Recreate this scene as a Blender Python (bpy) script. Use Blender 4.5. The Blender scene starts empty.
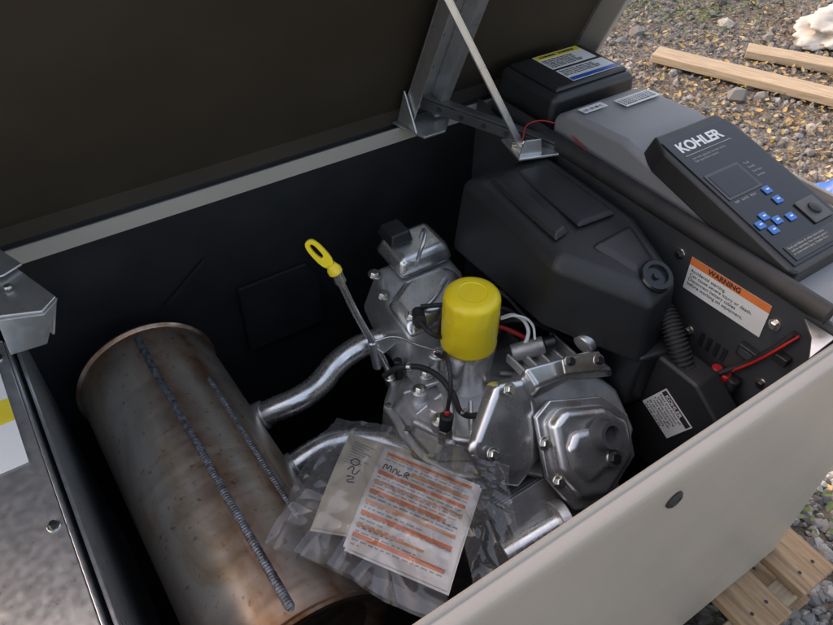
import bpy, math, random, bmesh
import numpy as np
from mathutils import Vector, Matrix, noise
random.seed(4); rng=np.random.default_rng(4)
S=bpy.context.scene
S.view_settings.view_transform='Standard'; S.view_settings.look='None'; S.view_settings.exposure=0

# ------------------------------------------------------------ materials
def mat(name,col,rough=.5,metal=0,col2=None,nscale=20,bump=0,bscale=200,rvar=0.0,stretch=(1,1,1),coat=0,spec=.5,detail=6,ramp=(.35,.65),dust=0,grime=0):
    m=bpy.data.materials.new(name); m.use_nodes=True
    N=m.node_tree.nodes; L=m.node_tree.links; b=N['Principled BSDF']
    b.inputs['Roughness'].default_value=rough; b.inputs['Metallic'].default_value=metal
    b.inputs['Coat Weight'].default_value=coat; b.inputs['Specular IOR Level'].default_value=spec
    tc=N.new('ShaderNodeTexCoord'); mp=N.new('ShaderNodeMapping'); mp.inputs['Scale'].default_value=stretch
    L.new(tc.outputs['Object'],mp.inputs['Vector'])
    n=N.new('ShaderNodeTexNoise'); n.inputs['Scale'].default_value=nscale; n.inputs['Detail'].default_value=detail
    L.new(mp.outputs[0],n.inputs['Vector'])
    if col2 is None: col2=tuple(c*.8 for c in col)
    r=N.new('ShaderNodeValToRGB'); r.color_ramp.elements[0].position=ramp[0]; r.color_ramp.elements[1].position=ramp[1]
    r.color_ramp.elements[0].color=(*col,1); r.color_ramp.elements[1].color=(*col2,1)
    L.new(n.outputs['Fac'],r.inputs[0]); out=r.outputs[0]
    if dust:
        g=N.new('ShaderNodeNewGeometry'); sp=N.new('ShaderNodeSeparateXYZ'); L.new(g.outputs['Normal'],sp.inputs[0])
        nd=N.new('ShaderNodeTexNoise'); nd.inputs['Scale'].default_value=260; nd.inputs['Detail'].default_value=3; L.new(g.outputs['Position'],nd.inputs['Vector'])
        nl=N.new('ShaderNodeTexNoise'); nl.inputs['Scale'].default_value=14; nl.inputs['Detail'].default_value=6; L.new(g.outputs['Position'],nl.inputs['Vector'])
        rr=N.new('ShaderNodeMapRange'); rr.inputs['From Min'].default_value=.55; rr.inputs['From Max'].default_value=.80; L.new(nd.outputs['Fac'],rr.inputs[0])
        r3=N.new('ShaderNodeMapRange'); r3.inputs['From Min'].default_value=.35; r3.inputs['From Max'].default_value=.75; L.new(nl.outputs['Fac'],r3.inputs[0])
        ad=N.new('ShaderNodeMath'); ad.operation='ADD'; L.new(rr.outputs[0],ad.inputs[0]); L.new(r3.outputs[0],ad.inputs[1])
        cl=N.new('ShaderNodeMath'); cl.operation='MAXIMUM'; cl.inputs[1].default_value=0; L.new(sp.outputs[2],cl.inputs[0])
        m1=N.new('ShaderNodeMath'); m1.operation='MULTIPLY'; L.new(ad.outputs[0],m1.inputs[0]); L.new(cl.outputs[0],m1.inputs[1])
        m2=N.new('ShaderNodeMath'); m2.operation='MULTIPLY'; m2.use_clamp=True; m2.inputs[1].default_value=dust; L.new(m1.outputs[0],m2.inputs[0])
        mx=N.new('ShaderNodeMixRGB'); mx.inputs[2].default_value=(.33,.30,.26,1); L.new(m2.outputs[0],mx.inputs[0]); L.new(out,mx.inputs[1]); out=mx.outputs[0]
    if grime:
        g=N.new('ShaderNodeNewGeometry')
        ng=N.new('ShaderNodeTexNoise'); ng.inputs['Scale'].default_value=17; ng.inputs['Detail'].default_value=9; ng.inputs['Roughness'].default_value=.7; L.new(g.outputs['Position'],ng.inputs['Vector'])
        rg=N.new('ShaderNodeMapRange'); rg.inputs['From Min'].default_value=.50; rg.inputs['From Max'].default_value=.72; rg.inputs['To Max'].default_value=grime; L.new(ng.outputs['Fac'],rg.inputs[0])
        mg=N.new('ShaderNodeMixRGB'); mg.inputs[2].default_value=(.17,.15,.125,1); L.new(rg.outputs[0],mg.inputs[0]); L.new(out,mg.inputs[1]); out=mg.outputs[0]
    L.new(out,b.inputs['Base Color'])
    if rvar:
        mr=N.new('ShaderNodeMapRange'); mr.inputs['From Min'].default_value=.3; mr.inputs['From Max'].default_value=.7
        mr.inputs['To Min'].default_value=max(.03,rough-rvar); mr.inputs['To Max'].default_value=rough+rvar
        n3=N.new('ShaderNodeTexNoise'); n3.inputs['Scale'].default_value=nscale*1.7; n3.inputs['Detail'].default_value=8
        L.new(mp.outputs[0],n3.inputs['Vector']); L.new(n3.outputs['Fac'],mr.inputs['Value']); L.new(mr.outputs[0],b.inputs['Roughness'])
    if bump:
        n2=N.new('ShaderNodeTexNoise'); n2.inputs['Scale'].default_value=bscale; n2.inputs['Detail'].default_value=4
        L.new(tc.outputs['Object'],n2.inputs['Vector'])
        bp=N.new('ShaderNodeBump'); bp.inputs['Strength'].default_value=bump; bp.inputs['Distance'].default_value=.002
        L.new(n2.outputs['Fac'],bp.inputs['Height']); L.new(bp.outputs[0],b.inputs['Normal'])
    return m
beige=mat('beige_paint',(.375,.350,.318),.38,0,(.35,.325,.293),5,.05,900,.05)
foam=mat('black_liner',(.008,.009,.010),.75,0,(.013,.014,.016),15,.4,350,spec=.3)
lidin=mat('lid_liner',(.028,.0225,.016),.8,0,(.038,.031,.022),6,.3,300,spec=.3)
blackp=mat('black_plastic',(.014,.015,.017),.42,0,(.019,.020,.022),12,.2,900,.07,spec=.5,dust=.04)
blackg=mat('black_gloss',(.010,.011,.013),.20,0,(.013,.014,.016),5,.03,600,.04,dust=.02)
darkst=mat('dark_steel',(.050,.053,.058),.45,.3,(.070,.073,.08),14,.12,500,.08,dust=.05)
greyp=mat('grey_plastic',(.21,.215,.225),.5,0,(.235,.24,.25),10,.2,900,dust=.05)
dgreyp=mat('dark_grey_plastic',(.06,.062,.066),.5,0,(.07,.072,.076),10,.2,900)
rubber=mat('rubber',(.012,.012,.013),.62,0,(.02,.02,.021),40,dust=.05)
galv=mat('galvanised_steel',(.62,.63,.64),.34,.85,(.55,.56,.575),70,.02,150,.07,grime=.12)
alum=mat('cast_aluminium',(.74,.74,.73),.40,.8,(.60,.60,.595),24,.22,420,.10,grime=.45)
alum2=mat('machined_aluminium',(.78,.78,.77),.27,.92,(.68,.68,.67),60,.03,400,.08,grime=.3)
alumd=mat('dull_casting',(.46,.46,.45),.48,.7,(.28,.275,.265),20,.3,320,.1,grime=.5)
stamped=mat('stamped_steel',(.76,.76,.75),.27,.9,(.68,.68,.67),18,.02,300,.09,grime=.22)
zinc=mat('zinc_bolt',(.70,.69,.64),.25,.95,(.52,.50,.43),90)
darkbolt=mat('dark_bolt',(.05,.05,.055),.4,.8)
yellow=mat('yellow_paint',(.86,.66,.02),.36,0,(.81,.61,.016),18,.05,500,.06,coat=.15)
red=mat('red_rubber',(.5,.02,.02),.45)
bluebtn=mat('blue_button',(.03,.16,.55),.35)
white=mat('white_label',(.78,.78,.76),.45,0,(.72,.72,.70),15)
yel2=mat('yellow_label',(.85,.68,.05),.45)
orange=mat('orange_print',(.80,.21,.05),.5)
orange2=mat('orange_faded_print',(.78,.36,.15),.6)
cream=mat('cream_paper',(.64,.57,.44),.7,0,(.58,.52,.40),12,.2,60)
paper=mat('white_paper',(.78,.76,.71),.65,0,(.73,.70,.64),10,.2,60)
ink=mat('ink',(.03,.03,.035),.5)
greyink=mat('grey_print',(.35,.35,.35),.5)
navy=mat('blue_label',(.02,.09,.42),.4)
wood=mat('pallet_wood',(.36,.25,.145),.8,0,(.21,.135,.075),9,.6,90,stretch=(14,1,14))
wood2=mat('weathered_wood',(.44,.36,.25),.8,0,(.30,.235,.155),9,.5,90,stretch=(1,14,14))
bark=mat('bark',(.09,.065,.045),.9,0,(.04,.03,.02),12,1,40,stretch=(3,3,.6))
whiteb=mat('white_plastic_sack',(.60,.57,.52),.5,0,(.45,.42,.38),10,.5,30)
bluet=mat('blue_plastic',(.02,.10,.42),.4)
weld=mat('weld_bead',(.26,.29,.34),.40,.8,(.11,.105,.10),120,.5,500,.1)

def muffmat():
    m=bpy.data.materials.new('heat_tinted_steel'); m.use_nodes=True
    N=m.node_tree.nodes; L=m.node_tree.links; b=N['Principled BSDF']
    b.inputs['Metallic'].default_value=.85
    def math_(op,a,b_=None,clamp=False):
        x=N.new('ShaderNodeMath'); x.operation=op; x.use_clamp=clamp
        for i,s in enumerate((a,b_)):
            if s is None: continue
            if isinstance(s,(int,float)): x.inputs[i].default_value=s
            else: L.new(s,x.inputs[i])
        return x.outputs[0]
    g=N.new('ShaderNodeNewGeometry'); P=g.outputs['Position']
    mp=N.new('ShaderNodeMapping'); mp.inputs['Scale'].default_value=(1,.5,1); L.new(P,mp.inputs[0])
    n=N.new('ShaderNodeTexNoise'); n.inputs['Scale'].default_value=11; n.inputs['Detail'].default_value=9; n.inputs['Roughness'].default_value=.62; n.inputs['Distortion'].default_value=.9
    L.new(mp.outputs[0],n.inputs['Vector'])
    r=N.new('ShaderNodeValToRGB'); e=r.color_ramp.elements
    e[0].position=.30; e[0].color=(.42,.30,.19,1); e[1].position=.70; e[1].color=(.66,.63,.58,1)
    x=e.new(.40); x.color=(.55,.45,.34,1); x=e.new(.50); x.color=(.62,.57,.50,1)
    L.new(n.outputs['Fac'],r.inputs[0])
    mp2=N.new('ShaderNodeMapping'); mp2.inputs['Scale'].default_value=(2.5,45,2.5); L.new(P,mp2.inputs[0])
    n2=N.new('ShaderNodeTexNoise'); n2.inputs['Scale'].default_value=2; n2.inputs['Detail'].default_value=8; L.new(mp2.outputs[0],n2.inputs['Vector'])
    sp=N.new('ShaderNodeSeparateXYZ'); L.new(P,sp.inputs[0])
    def near(xs,wd):
        d=math_('ABSOLUTE',math_('SUBTRACT',sp.outputs[0],xs))
        k=math_('SUBTRACT',1,math_('DIVIDE',d,wd),True)
        return math_('MULTIPLY',k,math_('GREATER_THAN',sp.outputs[2],.62))
    st=math_('MAXIMUM',near(.074,.030),near(.128,.020))
    nn=N.new('ShaderNodeTexNoise'); nn.inputs['Scale'].default_value=38; nn.inputs['Detail'].default_value=7; L.new(P,nn.inputs['Vector'])
    st=math_('MULTIPLY',st,math_('MULTIPLY',nn.outputs['Fac'],1.6),True)
    d=math_('ABSOLUTE',math_('SUBTRACT',sp.outputs[1],.55))
    mr=N.new('ShaderNodeMapRange'); mr.inputs['From Min'].default_value=.17; mr.inputs['From Max'].default_value=.245; L.new(d,mr.inputs[0])
    en_=math_('MULTIPLY',mr.outputs[0],math_('MULTIPLY',nn.outputs['Fac'],1.55),True)
    mr3=N.new('ShaderNodeMapRange'); mr3.inputs['From Min'].default_value=.66; mr3.inputs['From Max'].default_value=.57; L.new(sp.outputs[2],mr3.inputs[0])
    fl_=math_('MULTIPLY',mr3.outputs[0],math_('MULTIPLY',n.outputs['Fac'],.9),True)
    mask=math_('MAXIMUM',math_('MAXIMUM',st,en_),fl_)
    mx=N.new('ShaderNodeMixRGB'); mx.inputs[2].default_value=(.27,.125,.05,1); L.new(mask,mx.inputs[0]); L.new(r.outputs[0],mx.inputs[1])
    n4=N.new('ShaderNodeTexNoise'); n4.inputs['Scale'].default_value=5; n4.inputs['Detail'].default_value=8; n4.inputs['Distortion'].default_value=1.2; L.new(mp.outputs[0],n4.inputs['Vector'])
    r4=N.new('ShaderNodeMapRange'); r4.inputs['From Min'].default_value=.52; r4.inputs['From Max'].default_value=.68; r4.inputs['To Max'].default_value=.6; L.new(n4.outputs['Fac'],r4.inputs[0])
    mx2=N.new('ShaderNodeMixRGB'); mx2.inputs[2].default_value=(.22,.18,.15,1); L.new(r4.outputs[0],mx2.inputs[0]); L.new(mx.outputs[0],mx2.inputs[1])
    # small rust specks
    n5=N.new('ShaderNodeTexNoise'); n5.inputs['Scale'].default_value=120; n5.inputs['Detail'].default_value=4; L.new(P,n5.inputs['Vector'])
    r5=N.new('ShaderNodeMapRange'); r5.inputs['From Min'].default_value=.62; r5.inputs['From Max'].default_value=.72; r5.inputs['To Max'].default_value=.7; L.new(n5.outputs['Fac'],r5.inputs[0])
    mx3=N.new('ShaderNodeMixRGB'); mx3.inputs[2].default_value=(.24,.12,.06,1); L.new(r5.outputs[0],mx3.inputs[0]); L.new(mx2.outputs[0],mx3.inputs[1])
    L.new(mx3.outputs[0],b.inputs['Base Color'])
    mr2=N.new('ShaderNodeMapRange'); mr2.inputs['To Min'].default_value=.20; mr2.inputs['To Max'].default_value=.54; L.new(n2.outputs['Fac'],mr2.inputs[0]); L.new(mr2.outputs[0],b.inputs['Roughness'])
    bp=N.new('ShaderNodeBump'); bp.inputs['Strength'].default_value=.14; bp.inputs['Distance'].default_value=.001; L.new(n2.outputs['Fac'],bp.inputs['Height']); L.new(bp.outputs[0],b.inputs['Normal'])
    return m
muffm=muffmat()
def bagmat():
    m=bpy.data.materials.new('clear_plastic'); m.use_nodes=True
    N=m.node_tree.nodes; L=m.node_tree.links; N.clear()
    o=N.new('ShaderNodeOutputMaterial'); t=N.new('ShaderNodeBsdfTransparent'); t.inputs[0].default_value=(.96,.96,.96,1)
    g=N.new('ShaderNodeBsdfGlossy'); g.inputs['Roughness'].default_value=.10
    df=N.new('ShaderNodeBsdfDiffuse'); df.inputs[0].default_value=(.7,.7,.7,1)
    m1=N.new('ShaderNodeMixShader'); m1.inputs[0].default_value=.06; L.new(t.outputs[0],m1.inputs[1]); L.new(df.outputs[0],m1.inputs[2])
    lw=N.new('ShaderNodeFresnel'); lw.inputs['IOR'].default_value=1.6
    mx=N.new('ShaderNodeMixShader'); L.new(lw.outputs[0],mx.inputs[0]); L.new(m1.outputs[0],mx.inputs[1]); L.new(g.outputs[0],mx.inputs[2]); L.new(mx.outputs[0],o.inputs[0])
    return m
bagm=bagmat()
def islandmat(name,cols,rough=.8,bump=0):
    m=bpy.data.materials.new(name); m.use_nodes=True
    N=m.node_tree.nodes; L=m.node_tree.links; b=N['Principled BSDF']; b.inputs['Roughness'].default_value=rough
    g=N.new('ShaderNodeNewGeometry'); r=N.new('ShaderNodeValToRGB'); e=r.color_ramp.elements
    e[0].color=(*cols[0],1); e[1].color=(*cols[-1],1)
    for i,c in enumerate(cols[1:-1]): x=e.new((i+1)/(len(cols)-1)); x.color=(*c,1)
    L.new(g.outputs['Random Per Island'],r.inputs[0]); L.new(r.outputs[0],b.inputs['Base Color'])
    return m

# ------------------------------------------------------------ geometry helpers
def link(o,parent=None,m=None):
    S.collection.objects.link(o)
    if parent: o.parent=parent
    if m is not None and hasattr(o.data,'materials'): o.data.materials.append(m)
    return o
def empty(name):
    e=bpy.data.objects.new(name,None); S.collection.objects.link(e); return e
def meshobj(name,v,f,m,parent=None,bevel=0,smooth=False,seg=2,auto=False):
    me=bpy.data.meshes.new(name); me.from_pydata([tuple(map(float,a)) for a in v],[],f); me.update()
    bm=bmesh.new(); bm.from_mesh(me); bmesh.ops.recalc_face_normals(bm,faces=bm.faces); bm.to_mesh(me); bm.free()
    o=bpy.data.objects.new(name,me); link(o,parent,m)
    if smooth:
        for p in me.polygons: p.use_smooth=True
    if bevel:
        b=o.modifiers.new('b','BEVEL'); b.width=bevel; b.segments=seg; b.limit_method='ANGLE'; b.angle_limit=math.radians(20)
        for p in me.polygons: p.use_smooth=True
        wn=o.modifiers.new('w','WEIGHTED_NORMAL'); wn.keep_sharp=True
    return o
def box(name,x0,x1,y0,y1,z0,z1,m,parent=None,bevel=.003,rot=None):
    c=Vector(((x0+x1)/2,(y0+y1)/2,(z0+z1)/2)); h=Vector(((x1-x0)/2,(y1-y0)/2,(z1-z0)/2))
    v=[(sx*h.x,sy*h.y,sz*h.z) for sx in(-1,1) for sy in(-1,1) for sz in(-1,1)]
    f=[(0,1,3,2),(4,6,7,5),(0,4,5,1),(2,3,7,6),(0,2,6,4),(1,5,7,3)]
    o=meshobj(name,v,f,m,parent,bevel); o.location=c
    if rot: o.rotation_euler=[math.radians(a) for a in rot]
    return o
def frustum(name,a,b,m,parent=None,bevel=.003,seg=2):
    n=len(a); v=list(a)+list(b)
    f=[tuple(range(n)),tuple(range(2*n-1,n-1,-1))]+[(i,(i+1)%n,n+(i+1)%n,n+i) for i in range(n)]
    return meshobj(name,v,f,m,parent,bevel,seg=seg)
def prism(name,pts,ext,m,parent=None,bevel=.003,seg=2):
    e=Vector(ext); return frustum(name,[Vector(p) for p in pts],[Vector(p)+e for p in pts],m,parent,bevel,seg)
def revolve(name,p0,p1,prof,m,parent=None,n=40,flute=None):
    p0=Vector(p0);p1=Vector(p1); ax=(p1-p0).normalized()
    q=ax.to_track_quat('Z','Y').to_matrix().to_4x4(); q.translation=p0
    v=[];f=[]
    for t,r in prof:
        for i in range(n):
            a=2*math.pi*i/n; rr=r*(1+(flute(t,a) if flute else 0))
            v.append((rr*math.cos(a),rr*math.sin(a),t))
    for j in range(len(prof)-1):
        for i in range(n): f.append((j*n+i,j*n+(i+1)%n,(j+1)*n+(i+1)%n,(j+1)*n+i))
    f.append(tuple(range(n))); f.append(tuple(range((len(prof)-1)*n,len(prof)*n)))
    o=meshobj(name,v,f,m,parent,0,True)
    o.matrix_basis=q
    md=o.modifiers.new('e','EDGE_SPLIT'); md.split_angle=math.radians(38)
    return o
def cyl(name,p0,p1,r,m,parent=None,n=24,ch=.0015,r2=None):
    l=(Vector(p1)-Vector(p0)).length; r2=r if r2 is None else r2; ch=min(ch,r*.4,l*.3)
    return revolve(name,p0,p1,[(0,r-ch),(ch,r),(l-ch,r2),(l,r2-ch)],m,parent,n)
def tube(name,pts,r,m,parent=None,res=10,cyc=False,radii=None):
    c=bpy.data.curves.new(name,'CURVE'); c.dimensions='3D'; c.bevel_depth=r; c.bevel_resolution=5; c.use_fill_caps=True
    s=c.splines.new('BEZIER'); s.bezier_points.add(len(pts)-1)
    for i,p in enumerate(pts):
        b=s.bezier_points[i]; b.co=p; b.handle_left_type=b.handle_right_type='AUTO'
        if radii: b.radius=radii[i]
    s.resolution_u=res; s.use_cyclic_u=cyc
    return link(bpy.data.objects.new(name,c),parent,m)
def hexbolt(name,p,nrm,r,m,parent,h=.006,washer=True):
    p=Vector(p); nrm=Vector(nrm).normalized()
    if washer: cyl(name+'_washer',p-nrm*.002,p+nrm*.0015,r*1.5,zinc,parent,20,.0005)
    return revolve(name,p,p+nrm*h,[(0,r),(h*.8,r),(h,r*.8)],m,parent,6)
def frame(o,U,V):
    U=Vector(U).normalized(); V=Vector(V).normalized(); W=U.cross(V).normalized(); V=W.cross(U)
    M=Matrix((U,V,W)).transposed().to_4x4(); M.translation=Vector(o); return M
def text(name,body,size,M,m,parent,align='LEFT',bold=0,space=1.0,line=1.0):
    c=bpy.data.curves.new(name,'FONT'); c.body=body; c.size=size; c.extrude=.00015; c.offset=bold; c.align_x=align; c.space_character=space; c.space_line=line
    o=link(bpy.data.objects.new(name,c),parent,m); o.matrix_basis=M; return o
def card(name,M,w,h,m,parent,th=.0006,x=0,y=0,z=0,bevel=0):
    v=[];
    for zz in (z,z+th):
        v+=[(x,y,zz),(x+w,y,zz),(x+w,y+h,zz),(x,y+h,zz)]
    f=[(0,3,2,1),(4,5,6,7),(0,1,5,4),(1,2,6,5),(2,3,7,6),(3,0,4,7)]
    o=meshobj(name,v,f,m,parent,bevel); o.matrix_basis=M; return o
def T(M,x,y,z=0): return M@Matrix.Translation((x,y,z))
LOREM="Read and follow all safety instructions before operating. Hot exhaust gases can cause severe injury. Disable the set and disconnect battery before servicing. Replace all guards before operation of this equipment. "
def para(n,width):
    s=(LOREM*6); out=[];i=0
    for k in range(n):
        w=int(width*(.8+.2*random.random())); out.append(s[i:i+w]); i+=w
    return "\n".join(out)

# ------------------------------------------------------------ camera
R0=Vector((0.830,-0.558,0.0117)); F0=Vector((0.415,0.603,-0.681)).normalized()
X=(R0-F0*R0.dot(F0)).normalized(); Y=(-F0).cross(X)
cam=bpy.data.cameras.new('camera'); co=bpy.data.objects.new('camera',cam); S.collection.objects.link(co)
M=Matrix((X,Y,-F0)).transposed().to_4x4(); M.translation=Vector((0,0,1.37)); co.matrix_world=M
cam.sensor_width=36; cam.lens=36*707/833; cam.clip_start=.02; cam.clip_end=800; S.camera=co

# ------------------------------------------------------------ light
sd=Vector((-.38,.80,.82)).normalized()
el=math.asin(sd.z); az=math.atan2(sd.x,sd.y)
W=bpy.data.worlds.new('World'); S.world=W; W.use_nodes=True
N=W.node_tree.nodes; L=W.node_tree.links
sky=N.new('ShaderNodeTexSky'); sky.sky_type='NISHITA'; sky.sun_disc=False; sky.sun_elevation=el; sky.sun_rotation=az; sky.dust_density=4; sky.ozone_density=.6
wb=N.new('ShaderNodeMixRGB'); wb.blend_type='MULTIPLY'; wb.inputs[0].default_value=1; wb.inputs[2].default_value=(1.22,1.0,.81,1)
L.new(sky.outputs[0],wb.inputs[1]); L.new(wb.outputs[0],N['Background'].inputs[0]); N['Background'].inputs[1].default_value=.56
sl=bpy.data.lights.new('sun','SUN'); sl.energy=4.6; sl.angle=math.radians(.5); sl.color=(1,.93,.80)
so=bpy.data.objects.new('sun',sl); S.collection.objects.link(so); so.rotation_euler=(-sd).to_track_quat('-Z','Y').to_euler()

# ------------------------------------------------------------ ground
def groundmat():
    m=bpy.data.materials.new('gravel'); m.use_nodes=True
    N=m.node_tree.nodes; L=m.node_tree.links; b=N['Principled BSDF']; b.inputs['Roughness'].default_value=.9
    tc=N.new('ShaderNodeTexCoord')
    v=N.new('ShaderNodeTexVoronoi'); v.inputs['Scale'].default_value=75; L.new(tc.outputs['Object'],v.inputs['Vector'])
    r=N.new('ShaderNodeValToRGB'); e=r.color_ramp.elements; e[0].color=(.06,.058,.055,1); e[1].color=(.22,.21,.20,1)
    sp=N.new('ShaderNodeSeparateColor'); L.new(v.outputs['Color'],sp.inputs[0]); L.new(sp.outputs[0],r.inputs[0])
    n=N.new('ShaderNodeTexNoise'); n.inputs['Scale'].default_value=1.3; n.inputs['Detail'].default_value=8; L.new(tc.outputs['Object'],n.inputs['Vector'])
    r2=N.new('ShaderNodeValToRGB'); r2.color_ramp.elements[0].position=.45; r2.color_ramp.elements[1].position=.62; L.new(n.outputs['Fac'],r2.inputs[0])
    mx=N.new('ShaderNodeMixRGB'); mx.inputs[2].default_value=(.13,.10,.06,1); L.new(r.outputs[0],mx.inputs[1])
    mm=N.new('ShaderNodeMath'); mm.operation='MULTIPLY'; mm.inputs[1].default_value=.5; L.new(r2.outputs[0],mm.inputs[0]); L.new(mm.outputs[0],mx.inputs[0])
    L.new(mx.outputs[0],b.inputs['Base Color'])
    bp=N.new('ShaderNodeBump'); bp.inputs['Strength'].default_value=.9; bp.inputs['Distance'].default_value=.012; bp.invert=True; L.new(v.outputs['Distance'],bp.inputs['Height']); L.new(bp.outputs[0],b.inputs['Normal'])
    return m
g=meshobj('ground',[(-300,-300,0),(300,-300,0),(300,300,0),(-300,300,0)],[(0,1,2,3)],groundmat())

def scatter(name,pos,size,m,kind,parent=None):
    if kind=='stone':
        t=(1+5**.5)/2
        bv=np.array([(-1,t,0),(1,t,0),(-1,-t,0),(1,-t,0),(0,-1,t),(0,1,t),(0,-1,-t),(0,1,-t),(t,0,-1),(t,0,1),(-t,0,-1),(-t,0,1)])/1.9
        bf=np.array([(0,11,5),(0,5,1),(0,1,7),(0,7,10),(0,10,11),(1,5,9),(5,11,4),(11,10,2),(10,7,6),(7,1,8),(3,9,4),(3,4,2),(3,2,6),(3,6,8),(3,8,9),(4,9,5),(2,4,11),(6,2,10),(8,6,7),(9,8,1)])
    else:
        bv=np.array([(-1,0,.0),(-.3,-.5,.12),(.5,-.42,.05),(1.1,0,.25),(.5,.42,.1),(-.3,.5,.2),(0,0,-.05)])
        bf=np.array([(0,1,6),(1,2,6),(2,3,6),(3,4,6),(4,5,6),(5,0,6)])
    n=len(pos); k=len(bv)
    V=np.repeat(bv[None],n,0)*(1+ (rng.random((n,k,3))-.5)*(.5 if kind=='stone' else .3))
    if kind=='stone': V*= (0.6+.8*rng.random((n,1,3)))
    a=rng.random(n)*6.283; tl=(rng.random(n)-.5)*(1.2 if kind!='stone' else .8); t2=(rng.random(n)-.5)*(1.2 if kind!='stone' else .8)
    x,y,z=V[...,0],V[...,1],V[...,2]
    y,z=y*np.cos(tl)[:,None]-z*np.sin(tl)[:,None], y*np.sin(tl)[:,None]+z*np.cos(tl)[:,None]
    x,z=x*np.cos(t2)[:,None]-z*np.sin(t2)[:,None], x*np.sin(t2)[:,None]+z*np.cos(t2)[:,None]
    x,y=x*np.cos(a)[:,None]-y*np.sin(a)[:,None], x*np.sin(a)[:,None]+y*np.cos(a)[:,None]
    V=np.stack([x,y,z],-1)*size[:,None,None]+pos[:,None,:]
    Fc=(bf[None]+ (np.arange(n)*k)[:,None,None]).reshape(-1,3)
    me=bpy.data.meshes.new(name); me.from_pydata(V.reshape(-1,3).tolist(),[],Fc.tolist()); me.update()
    o=bpy.data.objects.new(name,me); link(o,parent,m); return o
stm=islandmat('gravel_stone',[(.08,.08,.08),(.17,.17,.165),(.25,.245,.235),(.12,.12,.125),(.36,.35,.33),(.17,.155,.135)],.85)
lfm=islandmat('dead_leaf',[(.30,.20,.08),(.42,.31,.12),(.17,.11,.06),(.46,.36,.15),(.12,.085,.05),(.30,.23,.13)],.75)
grm=islandmat('weed_leaf',[(.05,.10,.02),(.09,.14,.035),(.12,.15,.05)],.6)
n=15000; x=1.0+5.2*rng.random(n)**1.4; y=-.6+5.2*rng.random(n)
pos=np.stack([x,y,np.full(n,.004)],-1); scatter('gravel_stones',pos,.007+.014*rng.random(n)**2.5,stm,'stone')
n=3500; x=.75+.9*rng.random(n); y=-.4+.8*rng.random(n)
pos=np.stack([x,y,np.full(n,.004)],-1); scatter('gravel_stones.001',pos,.006+.012*rng.random(n)**2,stm,'stone')
n=70; pos=np.stack([1.3+4*rng.random(n),.3+4*rng.random(n),np.full(n,.012)],-1); scatter('gravel_stones.002',pos,.02+.025*rng.random(n)**2,stm,'stone')
n=2600; cx=2.9+.75*rng.standard_normal(n); cy=1.45+.5*rng.standard_normal(n)
pos=np.stack([cx,cy,.012+.012*rng.random(n)],-1); scatter('leaf_litter',pos,.007+.011*rng.random(n),lfm,'leaf')
n=900; pos=np.stack([1.2+5*rng.random(n),-.4+5*rng.random(n),.012+.012*rng.random(n)],-1); scatter('leaf_litter.001',pos,.007+.011*rng.random(n),lfm,'leaf')
n=1300; ce=[(3.6,2.7),(4.2,2.3),(1.32,.12),(3.1,2.6),(3.4,2.3)]; idx=rng.integers(0,5,n)
pos=np.stack([np.array([ce[i][0] for i in idx])+.22*rng.standard_normal(n),np.array([ce[i][1] for i in idx])+.16*rng.standard_normal(n),.02+.02*rng.random(n)],-1)
scatter('weeds',pos,.007+.010*rng.random(n),grm,'leaf')

def make_tree(tx,ty,h,r0,n,leaf):
    tree=empty('maple_tree')
    tube('trunk',[(tx,ty,0),(tx+.08,ty,h*.3),(tx-.05,ty+.1,h*.65),(tx,ty,h)],.13*h/4.2,bark,tree,radii=[1.2,1,.75,.3])
    for i in range(11):
        a=i*2.4; z0=h*(.45+.047*i); r=r0*(.8-.03*i)
        tube('limb_%d'%i,[(tx,ty,z0),(tx+.5*r*math.cos(a),ty+.5*r*math.sin(a),z0+.35),(tx+r*math.cos(a),ty+r*math.sin(a),z0+.9)],.045*h/4.2,bark,tree,radii=[1,.7,.25])
    cl=rng.integers(0,46,n); cc=rng.standard_normal((46,3)); cc/=np.linalg.norm(cc,axis=1)[:,None]; cc*=np.array([r0,r0,r0*.66])*(.35+.65*rng.random((46,1)))
    pos=cc[cl]+rng.standard_normal((n,3))*r0*.13+np.array([tx,ty,h*.93])
    scatter('crown',pos,(leaf+leaf*rng.random(n)),grm,'leaf',tree)
make_tree(1.3,6.0,4.2,1.9,6500,.06)
# trees standing round the yard (seen only as reflections in the metal and as shade)
make_tree(-4.5,-6.0,6.0,2.9,5200,.13)
make_tree(6.5,-6.5,6.5,3.1,5200,.13)

def board(name,c,l,w,h,ang,m,z=0,par=None):
    o=box(name,-l/2,l/2,-w/2,w/2,0,h,m,par,.004); o.location=(c[0],c[1],z+h/2); o.rotation_euler=(0,0,math.radians(ang)); return o
board('wooden_plank',(2.93,1.50,0),1.15,.12,.035,-67,wood2,.02)
board('wooden_plank.001',(3.35,1.45,0),.9,.11,.035,-60,wood2,.01)
def blob(name,c,s,m,sub=4,amp=.25,fr=2.2,seed=0,flat=True):
    me=bpy.data.meshes.new(name); bm=bmesh.new(); bmesh.ops.create_icosphere(bm,subdivisions=sub,radius=1)
    for v in bm.verts:
        d=v.co.normalized(); k=1+amp*noise.noise(d*fr+Vector((seed,0,0)))+amp*.5*abs(noise.noise(d*fr*2.7+Vector((0,seed,0))))
        v.co=Vector((d.x*s[0]*k,d.y*s[1]*k,d.z*s[2]*k))
        if flat: v.co.z=max(v.co.z,-s[2]*.45)
    bm.to_mesh(me); bm.free()
    for p in me.polygons: p.use_smooth=True
    o=bpy.data.objects.new(name,me); link(o,None,m); o.location=c; return o
blob('white_plastic_sack',(3.76,1.74,.04),(.30,.15,.09),whiteb,5,.40,2.4,3)
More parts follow.
